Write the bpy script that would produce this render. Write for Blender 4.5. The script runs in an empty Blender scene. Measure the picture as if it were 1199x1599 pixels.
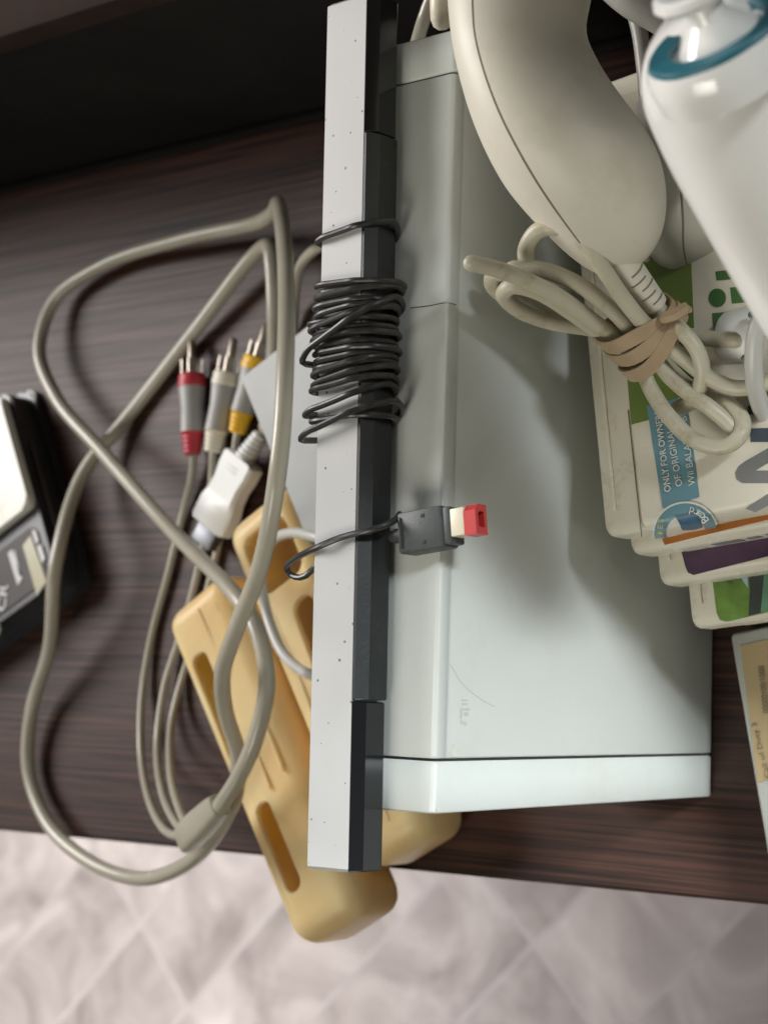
import bpy, bmesh, math, random
from mathutils import Vector, Matrix, noise
random.seed(7)
sc = bpy.context.scene
COL = sc.collection
# ------------------------------------------------------------------ camera
# camera solved from the console's known size (215 x 157 x 44 mm); world: X along the console,
# Y away from the photographer, Z up, metres.  Pixels below are photograph pixels (1199 x 1599).
RX = Vector((0.03273, -0.78568, -0.61777)); DN = Vector((-0.99425, 0.03746, -0.10032)); FW = Vector((0.10196, 0.6175, -0.77993))
CAM = Vector((0.03279929, -0.27299994, 0.52712314)); FPX = 2677.2
cd = bpy.data.cameras.new('camera'); cam = bpy.data.objects.new('camera', cd); COL.objects.link(cam)
m = Matrix((RX, -DN, -FW)).transposed().to_4x4(); m.translation = CAM; cam.matrix_world = m
cd.sensor_fit = 'VERTICAL'; cd.sensor_height = 36; cd.sensor_width = 27; cd.lens = FPX / 1599 * 36
cd.clip_start = 0.01; cd.clip_end = 50
cd.dof.use_dof = True; cd.dof.focus_distance = 0.475; cd.dof.aperture_fstop = 17.0
sc.camera = cam
# ------------------------------------------------------------------ light: dim room, two windows and two added fill lamps
w = bpy.data.worlds.new('World'); sc.world = w; w.use_nodes = True
bg = w.node_tree.nodes['Background']; bg.inputs[0].default_value = (1.0, 0.88, 0.70, 1); bg.inputs[1].default_value = 0.055
def area(name, loc, target, sx, sy, power, color):
    l = bpy.data.lights.new(name, 'AREA'); l.shape = 'RECTANGLE'; l.size = sx; l.size_y = sy; l.energy = power; l.color = color
    o = bpy.data.objects.new(name, l); COL.objects.link(o); o.location = loc
    o.rotation_euler = (Vector(target) - Vector(loc)).to_track_quat('-Z', 'Y').to_euler(); return o
area('window_light_far', (0.74, 1.70, 1.22), (0.05, 0.25, 0.0), 1.0, 0.9, 47, (1.0, 0.965, 0.94))
sn_ = area('window_light_near', (0.40, -1.08, 0.74), (-0.30, 0.0, 0.11), 0.38, 0.60, 3.3, (0.94, 0.995, 1.0)); sn_.data.spread = math.radians(24)
sl_ = area('fill_light_side', (-0.80, 0.08, 1.0), (0.10, -0.03, 0.13), 0.6, 0.5, 0.64, (1.0, 0.955, 0.84)); sl_.data.spread = math.radians(48)  # added fill, no window here: lifts the console top, cases and controllers
sf_ = area('fill_light_floor', (-1.30, 1.05, 0.45), (-0.28, 0.98, -0.72), 0.8, 0.8, 8.0, (0.99, 0.975, 1.0)); sf_.data.spread = math.radians(60)  # added lamp without a real source, only brightens the floor tiles
sc.view_settings.view_transform = 'Standard'; sc.view_settings.look = 'None'
sc.view_settings.exposure = 0.0; sc.view_settings.gamma = 1.0; sc.view_settings.use_curve_mapping = False
sc.render.engine = 'CYCLES'

# ------------------------------------------------------------------ pixel helpers (a pixel gives a direction, the plane gives the distance)
def ray(x, y): return RX * ((x - 599.5) / FPX) + DN * ((y - 799.5) / FPX) + FW
def atz(x, y, z): d = ray(x, y); return CAM + d * ((z - CAM.z) / d.z)
def aty(x, y, Y): d = ray(x, y); return CAM + d * ((Y - CAM.y) / d.y)
def atx(x, y, X): d = ray(x, y); return CAM + d * ((X - CAM.x) / d.x)
def atd(x, y, dep): return CAM + ray(x, y) * dep
def pts(lst):
    out = []
    for p in lst:
        if len(p) == 3: out.append(atz(*p))
        elif len(p) == 4: out.append(aty(p[0], p[1], p[3]))
        else: out.append(atd(p[0], p[1], p[4]))
    return out

# ------------------------------------------------------------------ materials
MATS = {}
def nt(name):
    mt = bpy.data.materials.new(name); mt.use_nodes = True; MATS[name] = mt
    return mt, mt.node_tree.nodes, mt.node_tree.links, mt.node_tree.nodes['Principled BSDF']
def plastic(name, col, rough=0.4, mott=0.06, mscale=40, bump=0.02, bscale=900, grime=None, gscale=25, gamt=0.3, spec=0.5, coat=0.0, sss=0.0):
    mt, N, L, b = nt(name)
    tc = N.new('ShaderNodeTexCoord')
    n1 = N.new('ShaderNodeTexNoise'); n1.inputs['Scale'].default_value = mscale; n1.inputs['Detail'].default_value = 6
    L.new(tc.outputs['Object'], n1.inputs['Vector'])
    r = N.new('ShaderNodeValToRGB'); c = r.color_ramp
    c.elements[0].position = 0.3; c.elements[1].position = 0.72
    c.elements[0].color = (*[max(0, v * (1 - mott)) for v in col], 1); c.elements[1].color = (*[min(1, v * (1 + mott)) for v in col], 1)
    L.new(n1.outputs['Fac'], r.inputs['Fac']); out = r.outputs['Color']
    if grime:
        n2 = N.new('ShaderNodeTexNoise'); n2.inputs['Scale'].default_value = gscale; n2.inputs['Detail'].default_value = 9; n2.inputs['Roughness'].default_value = 0.7
        L.new(tc.outputs['Object'], n2.inputs['Vector'])
        r2 = N.new('ShaderNodeValToRGB'); r2.color_ramp.elements[0].position = 0.52; r2.color_ramp.elements[1].position = 0.78
        r2.color_ramp.elements[0].color = (0, 0, 0, 1); r2.color_ramp.elements[1].color = (gamt, gamt, gamt, 1)
        L.new(n2.outputs['Fac'], r2.inputs['Fac'])
        mx = N.new('ShaderNodeMix'); mx.data_type = 'RGBA'
        L.new(r2.outputs['Color'], mx.inputs[0]); L.new(out, mx.inputs[6]); mx.inputs[7].default_value = (*grime, 1); out = mx.outputs[2]
    L.new(out, b.inputs['Base Color'])
    n3 = N.new('ShaderNodeTexNoise'); n3.inputs['Scale'].default_value = 60; n3.inputs['Detail'].default_value = 4
    L.new(tc.outputs['Object'], n3.inputs['Vector'])
    mr = N.new('ShaderNodeMapRange'); mr.inputs[3].default_value = rough * 0.82; mr.inputs[4].default_value = min(1, rough * 1.2)
    L.new(n3.outputs['Fac'], mr.inputs[0]); L.new(mr.outputs[0], b.inputs['Roughness'])
    b.inputs['Specular IOR Level'].default_value = spec; b.inputs['Coat Weight'].default_value = coat
    if sss: b.inputs['Subsurface Weight'].default_value = sss; b.inputs['Subsurface Radius'].default_value = (0.004, 0.003, 0.002); b.inputs['Subsurface Scale'].default_value = 1.0
    if bump:
        nb = N.new('ShaderNodeTexNoise'); nb.inputs['Scale'].default_value = bscale; nb.inputs['Detail'].default_value = 3
        L.new(tc.outputs['Object'], nb.inputs['Vector'])
        bp = N.new('ShaderNodeBump'); bp.inputs['Strength'].default_value = bump * 4; bp.inputs['Distance'].default_value = 0.0003
        L.new(nb.outputs['Fac'], bp.inputs['Height']); L.new(bp.outputs['Normal'], b.inputs['Normal'])
    return mt
def flat(name, col, rough=0.5, metal=0.0, spec=0.5):
    mt, N, L, b = nt(name)
    tc = N.new('ShaderNodeTexCoord'); n1 = N.new('ShaderNodeTexNoise'); n1.inputs['Scale'].default_value = 150
    L.new(tc.outputs['Object'], n1.inputs['Vector'])
    mx = N.new('ShaderNodeMix'); mx.data_type = 'RGBA'; L.new(n1.outputs['Fac'], mx.inputs[0])
    mx.inputs[6].default_value = (*[v * 0.9 for v in col], 1); mx.inputs[7].default_value = (*[min(1, v * 1.1) for v in col], 1)
    L.new(mx.outputs[2], b.inputs['Base Color']); b.inputs['Roughness'].default_value = rough; b.inputs['Metallic'].default_value = metal
    b.inputs['Specular IOR Level'].default_value = spec
    return mt
# wood laminate: fine grain running away from the photographer
def wood():
    mt, N, L, b = nt('dark_wood')
    tc = N.new('ShaderNodeTexCoord'); mp = N.new('ShaderNodeMapping'); mp.inputs['Scale'].default_value = (720, 10, 30)
    L.new(tc.outputs['Object'], mp.inputs['Vector'])
    n0 = N.new('ShaderNodeTexNoise'); n0.inputs['Scale'].default_value = 7; n0.inputs['Detail'].default_value = 3
    L.new(tc.outputs['Object'], n0.inputs['Vector'])
    ad = N.new('ShaderNodeVectorMath'); ad.operation = 'MULTIPLY_ADD'; ad.inputs[1].default_value = (0.9, 0.2, 0)
    L.new(n0.outputs['Color'], ad.inputs[0]); L.new(mp.outputs[0], ad.inputs[2])
    n1 = N.new('ShaderNodeTexNoise'); n1.inputs['Scale'].default_value = 1.0; n1.inputs['Detail'].default_value = 5; n1.inputs['Roughness'].default_value = 0.55
    L.new(ad.outputs[0], n1.inputs['Vector'])
    r = N.new('ShaderNodeValToRGB'); e = r.color_ramp.elements
    e[0].position = 0.36; e[0].color = (0.017, 0.0095, 0.0078, 1); e[1].position = 0.62; e[1].color = (0.076, 0.038, 0.028, 1)
    L.new(n1.outputs['Fac'], r.inputs['Fac'])
    n2 = N.new('ShaderNodeTexNoise'); n2.inputs['Scale'].default_value = 9; n2.inputs['Detail'].default_value = 3
    L.new(tc.outputs['Object'], n2.inputs['Vector'])
    r2 = N.new('ShaderNodeValToRGB'); r2.color_ramp.elements[0].color = (0.7, 0.66, 0.66, 1); r2.color_ramp.elements[1].color = (1.25, 1.1, 1.05, 1)
    L.new(n2.outputs['Fac'], r2.inputs['Fac'])
    mx = N.new('ShaderNodeMix'); mx.data_type = 'RGBA'; mx.blend_type = 'MULTIPLY'; mx.inputs[0].default_value = 1
    L.new(r.outputs[0], mx.inputs[6]); L.new(r2.outputs[0], mx.inputs[7]); L.new(mx.outputs[2], b.inputs['Base Color'])
    mr = N.new('ShaderNodeMapRange'); mr.inputs[3].default_value = 0.55; mr.inputs[4].default_value = 0.44
    b.inputs['Specular IOR Level'].default_value = 0.36
    L.new(n1.outputs['Fac'], mr.inputs[0]); L.new(mr.outputs[0], b.inputs['Roughness'])
    bp = N.new('ShaderNodeBump'); bp.inputs['Strength'].default_value = 0.35; bp.inputs['Distance'].default_value = 0.0004
    L.new(n1.outputs['Fac'], bp.inputs['Height']); L.new(bp.outputs['Normal'], b.inputs['Normal'])
    return mt
def tile_mat():
    mt, N, L, b = nt('stone_tile')
    tc = N.new('ShaderNodeTexCoord'); oi = N.new('ShaderNodeObjectInfo')
    n1 = N.new('ShaderNodeTexNoise'); n1.inputs['Scale'].default_value = 10; n1.inputs['Detail'].default_value = 8; n1.inputs['Roughness'].default_value = 0.62; n1.inputs['Distortion'].default_value = 0.8
    ad = N.new('ShaderNodeVectorMath'); ad.operation = 'ADD'; L.new(tc.outputs['Object'], ad.inputs[0]); L.new(oi.outputs['Location'], ad.inputs[1])
    L.new(ad.outputs[0], n1.inputs['Vector'])
    r = N.new('ShaderNodeValToRGB'); e = r.color_ramp.elements
    e[0].position = 0.26; e[0].color = (0.17, 0.145, 0.135, 1); e[1].position = 0.72; e[1].color = (0.44, 0.395, 0.37, 1)
    e2 = r.color_ramp.elements.new(0.5); e2.color = (0.31, 0.272, 0.252, 1)
    L.new(n1.outputs['Fac'], r.inputs['Fac'])
    hs = N.new('ShaderNodeHueSaturation'); mr = N.new('ShaderNodeMapRange'); mr.inputs[3].default_value = 0.86; mr.inputs[4].default_value = 1.12
    L.new(oi.outputs['Random'], mr.inputs[0]); L.new(mr.outputs[0], hs.inputs['Value']); L.new(r.outputs[0], hs.inputs['Color'])
    L.new(hs.outputs[0], b.inputs['Base Color']); b.inputs['Roughness'].default_value = 0.45
    return mt
def amber_mat():
    mt, N, L, b = nt('amber_silicone')
    tc = N.new('ShaderNodeTexCoord'); n1 = N.new('ShaderNodeTexNoise'); n1.inputs['Scale'].default_value = 22; n1.inputs['Detail'].default_value = 4
    L.new(tc.outputs['Object'], n1.inputs['Vector'])
    r = N.new('ShaderNodeValToRGB'); e = r.color_ramp.elements
    e[0].position = 0.3; e[0].color = (1.0, 0.64, 0.30, 1); e[1].position = 0.7; e[1].color = (1.0, 0.79, 0.47, 1)
    L.new(n1.outputs['Fac'], r.inputs['Fac']); L.new(r.outputs[0], b.inputs['Base Color'])
    b.inputs['Roughness'].default_value = 0.30; b.inputs['Transmission Weight'].default_value = 0.22; b.inputs['IOR'].default_value = 1.25
    b.inputs['Subsurface Weight'].default_value = 0.55; b.inputs['Subsurface Radius'].default_value = (0.010, 0.007, 0.004); b.inputs['Subsurface Scale'].default_value = 1.0
    return mt
def bar_mat():   # pale grey paint with small dark flecks
    mt, N, L, b = nt('bar_grey')
    tc = N.new('ShaderNodeTexCoord')
    v = N.new('ShaderNodeTexVoronoi'); v.voronoi_dimensions = '2D'; v.inputs['Scale'].default_value = 190; L.new(tc.outputs['Object'], v.inputs['Vector'])
    n = N.new('ShaderNodeTexNoise'); n.inputs['Scale'].default_value = 30; L.new(tc.outputs['Object'], n.inputs['Vector'])
    sp = N.new('ShaderNodeSeparateColor'); L.new(v.outputs['Color'], sp.inputs[0])
    m0 = N.new('ShaderNodeMapRange'); m0.inputs[1].default_value = 0.50; m0.inputs[2].default_value = 1.0; m0.inputs[3].default_value = 0.0; m0.inputs[4].default_value = 0.078
    L.new(sp.outputs[0], m0.inputs[0])
    lt = N.new('ShaderNodeMath'); lt.operation = 'LESS_THAN'; L.new(v.outputs['Distance'], lt.inputs[0]); L.new(m0.outputs[0], lt.inputs[1])
    ml = N.new('ShaderNodeMath'); ml.operation = 'MULTIPLY'; ml.inputs[1].default_value = 0.85; L.new(lt.outputs[0], ml.inputs[0])
    r = N.new('ShaderNodeValToRGB'); e = r.color_ramp.elements
    e[0].position = 0.3; e[0].color = (0.455, 0.46, 0.46, 1); e[1].position = 0.7; e[1].color = (0.52, 0.525, 0.525, 1)
    L.new(n.outputs['Fac'], r.inputs['Fac'])
    mx = N.new('ShaderNodeMix'); mx.data_type = 'RGBA'; L.new(ml.outputs[0], mx.inputs[0]); L.new(r.outputs[0], mx.inputs[6]); mx.inputs[7].default_value = (0.05, 0.045, 0.04, 1)
    L.new(mx.outputs[2], b.inputs['Base Color']); b.inputs['Roughness'].default_value = 0.38
    return mt
wood(); tile_mat(); amber_mat(); bar_mat()
plastic('console_white', (0.70, 0.735, 0.715), 0.33, 0.025, 18, 0.01, 1500, (0.55, 0.50, 0.38), 45, 0.22)
plastic('seam_dark', (0.03, 0.03, 0.03), 0.7)
plastic('black_gloss', (0.012, 0.013, 0.015), 0.12, 0.1, 50, 0.0, 900)
plastic('black_satin', (0.013, 0.016, 0.018), 0.38, 0.15, 60, 0.03, 1600, (0.10, 0.10, 0.10), 220, 0.25)
plastic('cord_black', (0.030, 0.029, 0.028), 0.36, 0.2, 60, 0.0, 900, (0.12, 0.11, 0.10), 200, 0.4)
plastic('plug_grey', (0.060, 0.070, 0.070), 0.5, 0.12, 90, 0.05, 1500, (0.16, 0.16, 0.15), 300, 0.3)
plastic('plug_red', (0.55, 0.045, 0.045), 0.35, 0.1, 100)
plastic('plug_ivory', (0.76, 0.70, 0.55), 0.4, 0.06, 100)
plastic('cable_grey', (0.41, 0.385, 0.315), 0.25, 0.08, 30, 0.0, 900, (0.28, 0.22, 0.14), 40, 0.35)
plastic('cable_pale', (0.52, 0.52, 0.49), 0.35, 0.06, 30)
plastic('rca_grey', (0.37, 0.37, 0.36), 0.45, 0.06, 90, 0.03)
plastic('rca_red', (0.50, 0.040, 0.060), 0.42, 0.1, 90)
plastic('rca_white', (0.74, 0.70, 0.58), 0.42, 0.08, 90)
plastic('rca_yellow', (0.80, 0.47, 0.03), 0.42, 0.08, 90)
flat('nickel', (0.50, 0.45, 0.38), 0.35, 1.0); flat('steel', (0.25, 0.26, 0.28), 0.5, 1.0)
plastic('connector_white', (0.82, 0.84, 0.82), 0.42, 0.04, 60, 0.03)
plastic('silver_grey', (0.225, 0.24, 0.235), 0.36, 0.03, 40, 0.03)
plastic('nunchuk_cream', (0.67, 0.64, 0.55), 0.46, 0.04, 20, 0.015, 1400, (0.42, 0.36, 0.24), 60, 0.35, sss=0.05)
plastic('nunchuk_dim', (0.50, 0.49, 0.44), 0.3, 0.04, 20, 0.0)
plastic('gloss_white', (0.90, 0.895, 0.875), 0.10, 0.015, 20, 0.0, 900, coat=0.4)
plastic('teal', (0.025, 0.145, 0.19), 0.4, 0.12, 70)
plastic('teal_hole', (0.03, 0.035, 0.04), 0.6)
plastic('cord_cream', (0.51, 0.48, 0.37), 0.42, 0.07, 60, 0.02, 900, (0.27, 0.205, 0.10), 130, 0.95)
plastic('rubber_tan', (0.40, 0.295, 0.185), 0.55, 0.12, 120, 0.05, 700)
plastic('case_cream', (0.68, 0.645, 0.53), 0.36, 0.05, 30, 0.01, 1200, (0.30, 0.26, 0.18), 70, 0.85)
plastic('sleeve_cream', (0.72, 0.685, 0.58), 0.26, 0.04, 30, 0.0, 900, (0.45, 0.40, 0.30), 60, 0.35)
plastic('line_brown', (0.20, 0.17, 0.12), 0.6)
plastic('art_green', (0.15, 0.22, 0.055), 0.3, 0.1, 60); plastic('art_green_dark', (0.06, 0.16, 0.05), 0.3, 0.1, 60)
plastic('art_blue', (0.15, 0.29, 0.35), 0.3, 0.06, 60); plastic('art_blue_dark', (0.05, 0.13, 0.22), 0.3, 0.3, 300)
plastic('art_white', (0.74, 0.73, 0.66), 0.3, 0.03, 60); plastic('art_grey', (0.20, 0.20, 0.20), 0.3, 0.1, 60); plastic('art_navy', (0.07, 0.09, 0.12), 0.3, 0.1, 60)
plastic('art_yellow', (0.62, 0.55, 0.08), 0.3, 0.06, 60); plastic('art_purple', (0.085, 0.045, 0.085), 0.28, 0.5, 60); plastic('art_leaf', (0.13, 0.23, 0.045), 0.28, 0.5, 120)
plastic('art_teal', (0.13, 0.27, 0.17), 0.28, 0.2, 100); plastic('art_sky', (0.36, 0.52, 0.60), 0.28); plastic('art_dark', (0.05, 0.06, 0.055), 0.28, 0.2, 90)
plastic('tape_tan', (0.46, 0.35, 0.19), 0.55, 0.1, 50, 0.04, 500); plastic('ink', (0.16, 0.12, 0.08), 0.6)
plastic('case_clear_white', (0.62, 0.64, 0.60), 0.3, 0.03, 40)
plastic('scale_black', (0.035, 0.038, 0.042), 0.32, 0.15, 60, 0.03); plastic('scale_panel', (0.055, 0.046, 0.044), 0.5, 0.1, 60, spec=0.3)
plastic('scale_white', (0.80, 0.80, 0.72), 0.35, 0.05, 90, 0.0, 900, (0.45, 0.38, 0.22), 60, 0.5); plastic('scale_print', (0.55, 0.55, 0.55), 0.4); plastic('lcd', (0.36, 0.33, 0.19), 0.25, 0.05)
plastic('cabinet_dark', (0.010, 0.009, 0.0085), 0.75, 0.3, 20, 0.04, 300, spec=0.2); plastic('cabinet_edge', (0.034, 0.021, 0.017), 0.8, 0.2, 60, spec=0.12)
plastic('grout', (0.33, 0.295, 0.28), 0.7, 0.1, 30); plastic('wear', (0.56, 0.57, 0.54), 0.4, 0.05, 200); plastic('wear_brown', (0.64, 0.65, 0.58), 0.5, 0.15, 300)
def orange_mat():
    mt, N, L, b = nt('art_orange'); tc = N.new('ShaderNodeTexCoord'); sx = N.new('ShaderNodeSeparateXYZ'); L.new(tc.outputs['Object'], sx.inputs[0])
    mr = N.new('ShaderNodeMapRange'); mr.inputs[1].default_value = -0.01; mr.inputs[2].default_value = -0.06; L.new(sx.outputs[1], mr.inputs[0])
    r = N.new('ShaderNodeValToRGB'); r.color_ramp.elements[0].color = (0.46, 0.16, 0.03, 1); r.color_ramp.elements[1].color = (0.52, 0.36, 0.05, 1)
    L.new(mr.outputs[0], r.inputs[0]); L.new(r.outputs[0], b.inputs['Base Color']); b.inputs['Roughness'].default_value = 0.3
orange_mat()

# ------------------------------------------------------------------ object helpers
BASE = {}
def thing(name, label, cat, loc=(0, 0, 0), group=None):
    o = bpy.data.objects.new(name, None); COL.objects.link(o); o.location = loc; o.empty_display_size = 0.01
    o['label'] = label; o['category'] = cat; BASE[o] = Vector(loc)
    if group: o['group'] = group
    return o
def obj(name, geo, mat, parent=None, smooth=True, angle=35):
    """geo in world coordinates: (verts, faces) or a bmesh; one mesh object"""
    me = bpy.data.meshes.new(name)
    off = BASE.get(parent, Vector((0, 0, 0))) if parent else Vector((0, 0, 0))
    if isinstance(geo, bmesh.types.BMesh):
        bm = geo
    else:
        bm = bmesh.new(); vs = [bm.verts.new(v) for v in geo[0]]
        for f in geo[1]:
            try: bm.faces.new([vs[i] for i in f])
            except ValueError: pass
    if off.length: bmesh.ops.translate(bm, verts=bm.verts, vec=-off)
    bmesh.ops.recalc_face_normals(bm, faces=bm.faces)
    if smooth:
        ca = math.radians(angle)
        for f in bm.faces: f.smooth = True
        for e in bm.edges:
            if len(e.link_faces) == 2 and e.calc_face_angle(0) > ca: e.smooth = False
    bm.to_mesh(me); bm.free()
    me.materials.append(MATS[mat]); o = bpy.data.objects.new(name, me); COL.objects.link(o)
    if parent: o.parent = parent; BASE[o] = off
    return o
def tag(o, label=None, cat=None, group=None, kind=None):
    if label: o['label'] = label
    if cat: o['category'] = cat
    if group: o['group'] = group
    if kind: o['kind'] = kind
    return o
def rbox(size, bev=0.001, mat4=None, seg=2):
    bm = bmesh.new(); bmesh.ops.create_cube(bm, size=1); bmesh.ops.scale(bm, vec=size, verts=bm.verts)
    if bev: bmesh.ops.bevel(bm, geom=list(bm.edges), offset=bev, segments=seg, profile=0.5, affect='EDGES')
    if mat4 is not None: bmesh.ops.transform(bm, matrix=mat4, verts=bm.verts)
    return bm
def frame(origin, x, z=(0, 0, 1)):
    x = Vector(x).normalized(); z = Vector(z); y = z.cross(x).normalized(); z = x.cross(y).normalized()
    m = Matrix((x, y, z)).transposed().to_4x4(); m.translation = Vector(origin); return m
def yawm(loc, a): return Matrix.Translation(Vector(loc)) @ Matrix.Rotation(a, 4, 'Z')
def join(*bms):
    out = bmesh.new()
    for b in bms:
        me = bpy.data.meshes.new('tmp'); b.to_mesh(me); b.free(); out.from_mesh(me); bpy.data.meshes.remove(me)
    return out
def to_bm(geo):
    bm = bmesh.new(); vs = [bm.verts.new(v) for v in geo[0]]
    for f in geo[1]:
        try: bm.faces.new([vs[i] for i in f])
        except ValueError: pass
    return bm
def spline(P, n=8, closed=False):
    P = [Vector(p) for p in P]; out = []
    N = len(P); segs = N if closed else N - 1
    for i in range(segs):
        p1, p2 = P[i % N], P[(i + 1) % N]
        p0 = P[(i - 1) % N] if (closed or i > 0) else p1 * 2 - p2
        p3 = P[(i + 2) % N] if (closed or i + 2 < N) else p2 * 2 - p1
        t0 = 0; t1 = max((p1 - p0).length ** .5, 1e-5); t2 = t1 + max((p2 - p1).length ** .5, 1e-5); t3 = t2 + max((p3 - p2).length ** .5, 1e-5)
        for k in range(n):
            t = t1 + (t2 - t1) * k / n
            a1 = p0 * ((t1 - t) / (t1 - t0)) + p1 * ((t - t0) / (t1 - t0)); a2 = p1 * ((t2 - t) / (t2 - t1)) + p2 * ((t - t1) / (t2 - t1)); a3 = p2 * ((t3 - t) / (t3 - t2)) + p3 * ((t - t2) / (t3 - t2))
            b1 = a1 * ((t2 - t) / (t2 - t0)) + a2 * ((t - t0) / (t2 - t0)); b2 = a2 * ((t3 - t) / (t3 - t1)) + a3 * ((t - t1) / (t3 - t1))
            out.append(b1 * ((t2 - t) / (t2 - t1)) + b2 * ((t - t1) / (t2 - t1)))
    if not closed: out.append(P[-1])
    return out
def sweep(path, r, seg=12, closed=False, prof=None, cap=True):
    """tube along path; r float or list; prof: list of (a,b) profile offsets instead of a circle"""
    n = len(path); V = []; F = []
    T = [((path[(i + 1) % n] if (closed or i < n - 1) else path[i]) - (path[i - 1] if (closed or i > 0) else path[i])).normalized() for i in range(n)]
    u = T[0].orthogonal().normalized()
    ring = prof or [(math.cos(2 * math.pi * k / seg), math.sin(2 * math.pi * k / seg)) for k in range(seg)]
    seg = len(ring); rr = r if isinstance(r, list) else [r] * n
    rows = []
    for i in range(n):
        u = (u - T[i] * u.dot(T[i])); u = u.normalized() if u.length > 1e-9 else T[i].orthogonal().normalized()
        rows.append((path[i], u.copy(), T[i].cross(u), rr[i], T[i]))
    if cap and not closed and not prof:
        p, a, b, q, t = rows[0]; e = [(p - t * q * .9, a, b, q * .35, t), (p - t * q * .6, a, b, q * .78, t)]
        p, a, b, q, t = rows[-1]; f = [(p + t * q * .6, a, b, q * .78, t), (p + t * q * .9, a, b, q * .35, t)]
        rows = e + rows + f
    for p, a, b, q, t in rows:
        for c, s in ring: V.append(p + (a * c + b * s) * q)
    m = len(rows)
    for i in range(m if closed else m - 1):
        for k in range(seg):
            j = (i + 1) % m
            F.append((i * seg + k, i * seg + (k + 1) % seg, j * seg + (k + 1) % seg, j * seg + k))
    if not closed and cap: F.append(tuple(range(seg))); F.append(tuple(range((m - 1) * seg, m * seg)))
    return V, F
def tube(P, r, n=8, seg=12, closed=False): return sweep(spline(P, n, closed), r, seg, closed)
def lathe(profile, mat4, seg=24):
    """profile [(x, r)] about local X"""
    V = []; F = []
    for x, r in profile:
        for k in range(seg):
            a = 2 * math.pi * k / seg; V.append(mat4 @ Vector((x, r * math.cos(a), r * math.sin(a))))
    for i in range(len(profile) - 1):
        for k in range(seg): F.append((i * seg + k, i * seg + (k + 1) % seg, (i + 1) * seg + (k + 1) % seg, (i + 1) * seg + k))
    F.append(tuple(range(seg))); F.append(tuple(range((len(profile) - 1) * seg, len(profile) * seg)))
    return V, F
def slab(poly, h, up=Vector((0, 0, 1))):
    """thin prism: poly world points are the top, h thickness downwards"""
    n = len(poly); V = [Vector(p) for p in poly] + [Vector(p) - up * h for p in poly]
    F = [tuple(range(n)), tuple(range(2 * n - 1, n - 1, -1))] + [(i, (i + 1) % n, n + (i + 1) % n, n + i) for i in range(n)]
    return V, F
def roundpoly(P, r, n=5):
    out = []; N = len(P)
    for i in range(N):
        p = Vector(P[i]); a = (Vector(P[i - 1]) - p); b = (Vector(P[(i + 1) % N]) - p)
        q = min(r, a.length * .45, b.length * .45); s = p + a.normalized() * q; e = p + b.normalized() * q
        for k in range(n + 1):
            t = k / n; out.append(s * (1 - t) ** 2 + p * 2 * t * (1 - t) + e * t * t)
    return out
def text_geo(body, mat4, width=None, height=None, bold=0.0, thick=0.00008):
    cu = bpy.data.curves.new('txt', 'FONT'); cu.body = body; cu.size = 1; cu.offset = bold; cu.resolution_u = 3
    o = bpy.data.objects.new('txt', cu); COL.objects.link(o); bpy.context.view_layer.update()
    me = bpy.data.meshes.new_from_object(o.evaluated_get(bpy.context.evaluated_depsgraph_get()))
    bpy.data.objects.remove(o); bpy.data.curves.remove(cu)
    bm = bmesh.new(); bm.from_mesh(me); bpy.data.meshes.remove(me)
    xs = [v.co.x for v in bm.verts]; ys = [v.co.y for v in bm.verts]; x0 = min(xs); wd = max(xs) - x0; y0 = min(ys); hd = max(ys) - y0
    sx = width / wd if width else None; sy = height / hd if height else None
    sx = sx or sy; sy = sy or sx
    for v in bm.verts: v.co = mat4 @ Vector(((v.co.x - x0) * sx, (v.co.y) * sy, thick))
    return bm
def loft(rings):
    n = len(rings[0]); V = [p for r in rings for p in r]; F = []
    for i in range(len(rings) - 1):
        for k in range(n): F.append((i * n + k, i * n + (k + 1) % n, (i + 1) * n + (k + 1) % n, (i + 1) * n + k))
    F.append(tuple(range(n))); F.append(tuple(range((len(rings) - 1) * n, len(rings) * n)))
    return V, F
def body_rings(st, angles, sub=4):
    """st: (Lx,Ly,Rx,Ry,depth,thick,tilt) -> ellipse rings whose left/right edges are seen at L and R"""
    ctr = []
    for a in st:
        l = atd(a[0], a[1], a[4]); r = atd(a[2], a[3], a[4]); ctr.append((l, r, a[5], a[6] if len(a) > 6 else 0.0))
    Ls = spline([c[0] for c in ctr], sub); Rs = spline([c[1] for c in ctr], sub)
    th = []; ti = []
    for i in range(len(ctr) - 1):
        for k in range(sub):
            t = k / sub; th.append(ctr[i][2] * (1 - t) + ctr[i + 1][2] * t); ti.append(ctr[i][3] * (1 - t) + ctr[i + 1][3] * t)
    th.append(ctr[-1][2]); ti.append(ctr[-1][3])
    C = [(l + r) / 2 for l, r in zip(Ls, Rs)]; rings = []
    for i, (l, r) in enumerate(zip(Ls, Rs)):
        c = C[i]; ax = (C[min(i + 1, len(C) - 1)] - C[max(i - 1, 0)]).normalized()
        h = (l - r) / 2; v = (CAM - c).normalized(); v = (v - h.normalized() * v.dot(h.normalized())).normalized()
        v = (v * math.cos(ti[i]) + ax * math.sin(ti[i]))
        rings.append([c + h * math.cos(a) + v * (h.length * th[i] * math.sin(a)) for a in angles])
    return rings

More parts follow.
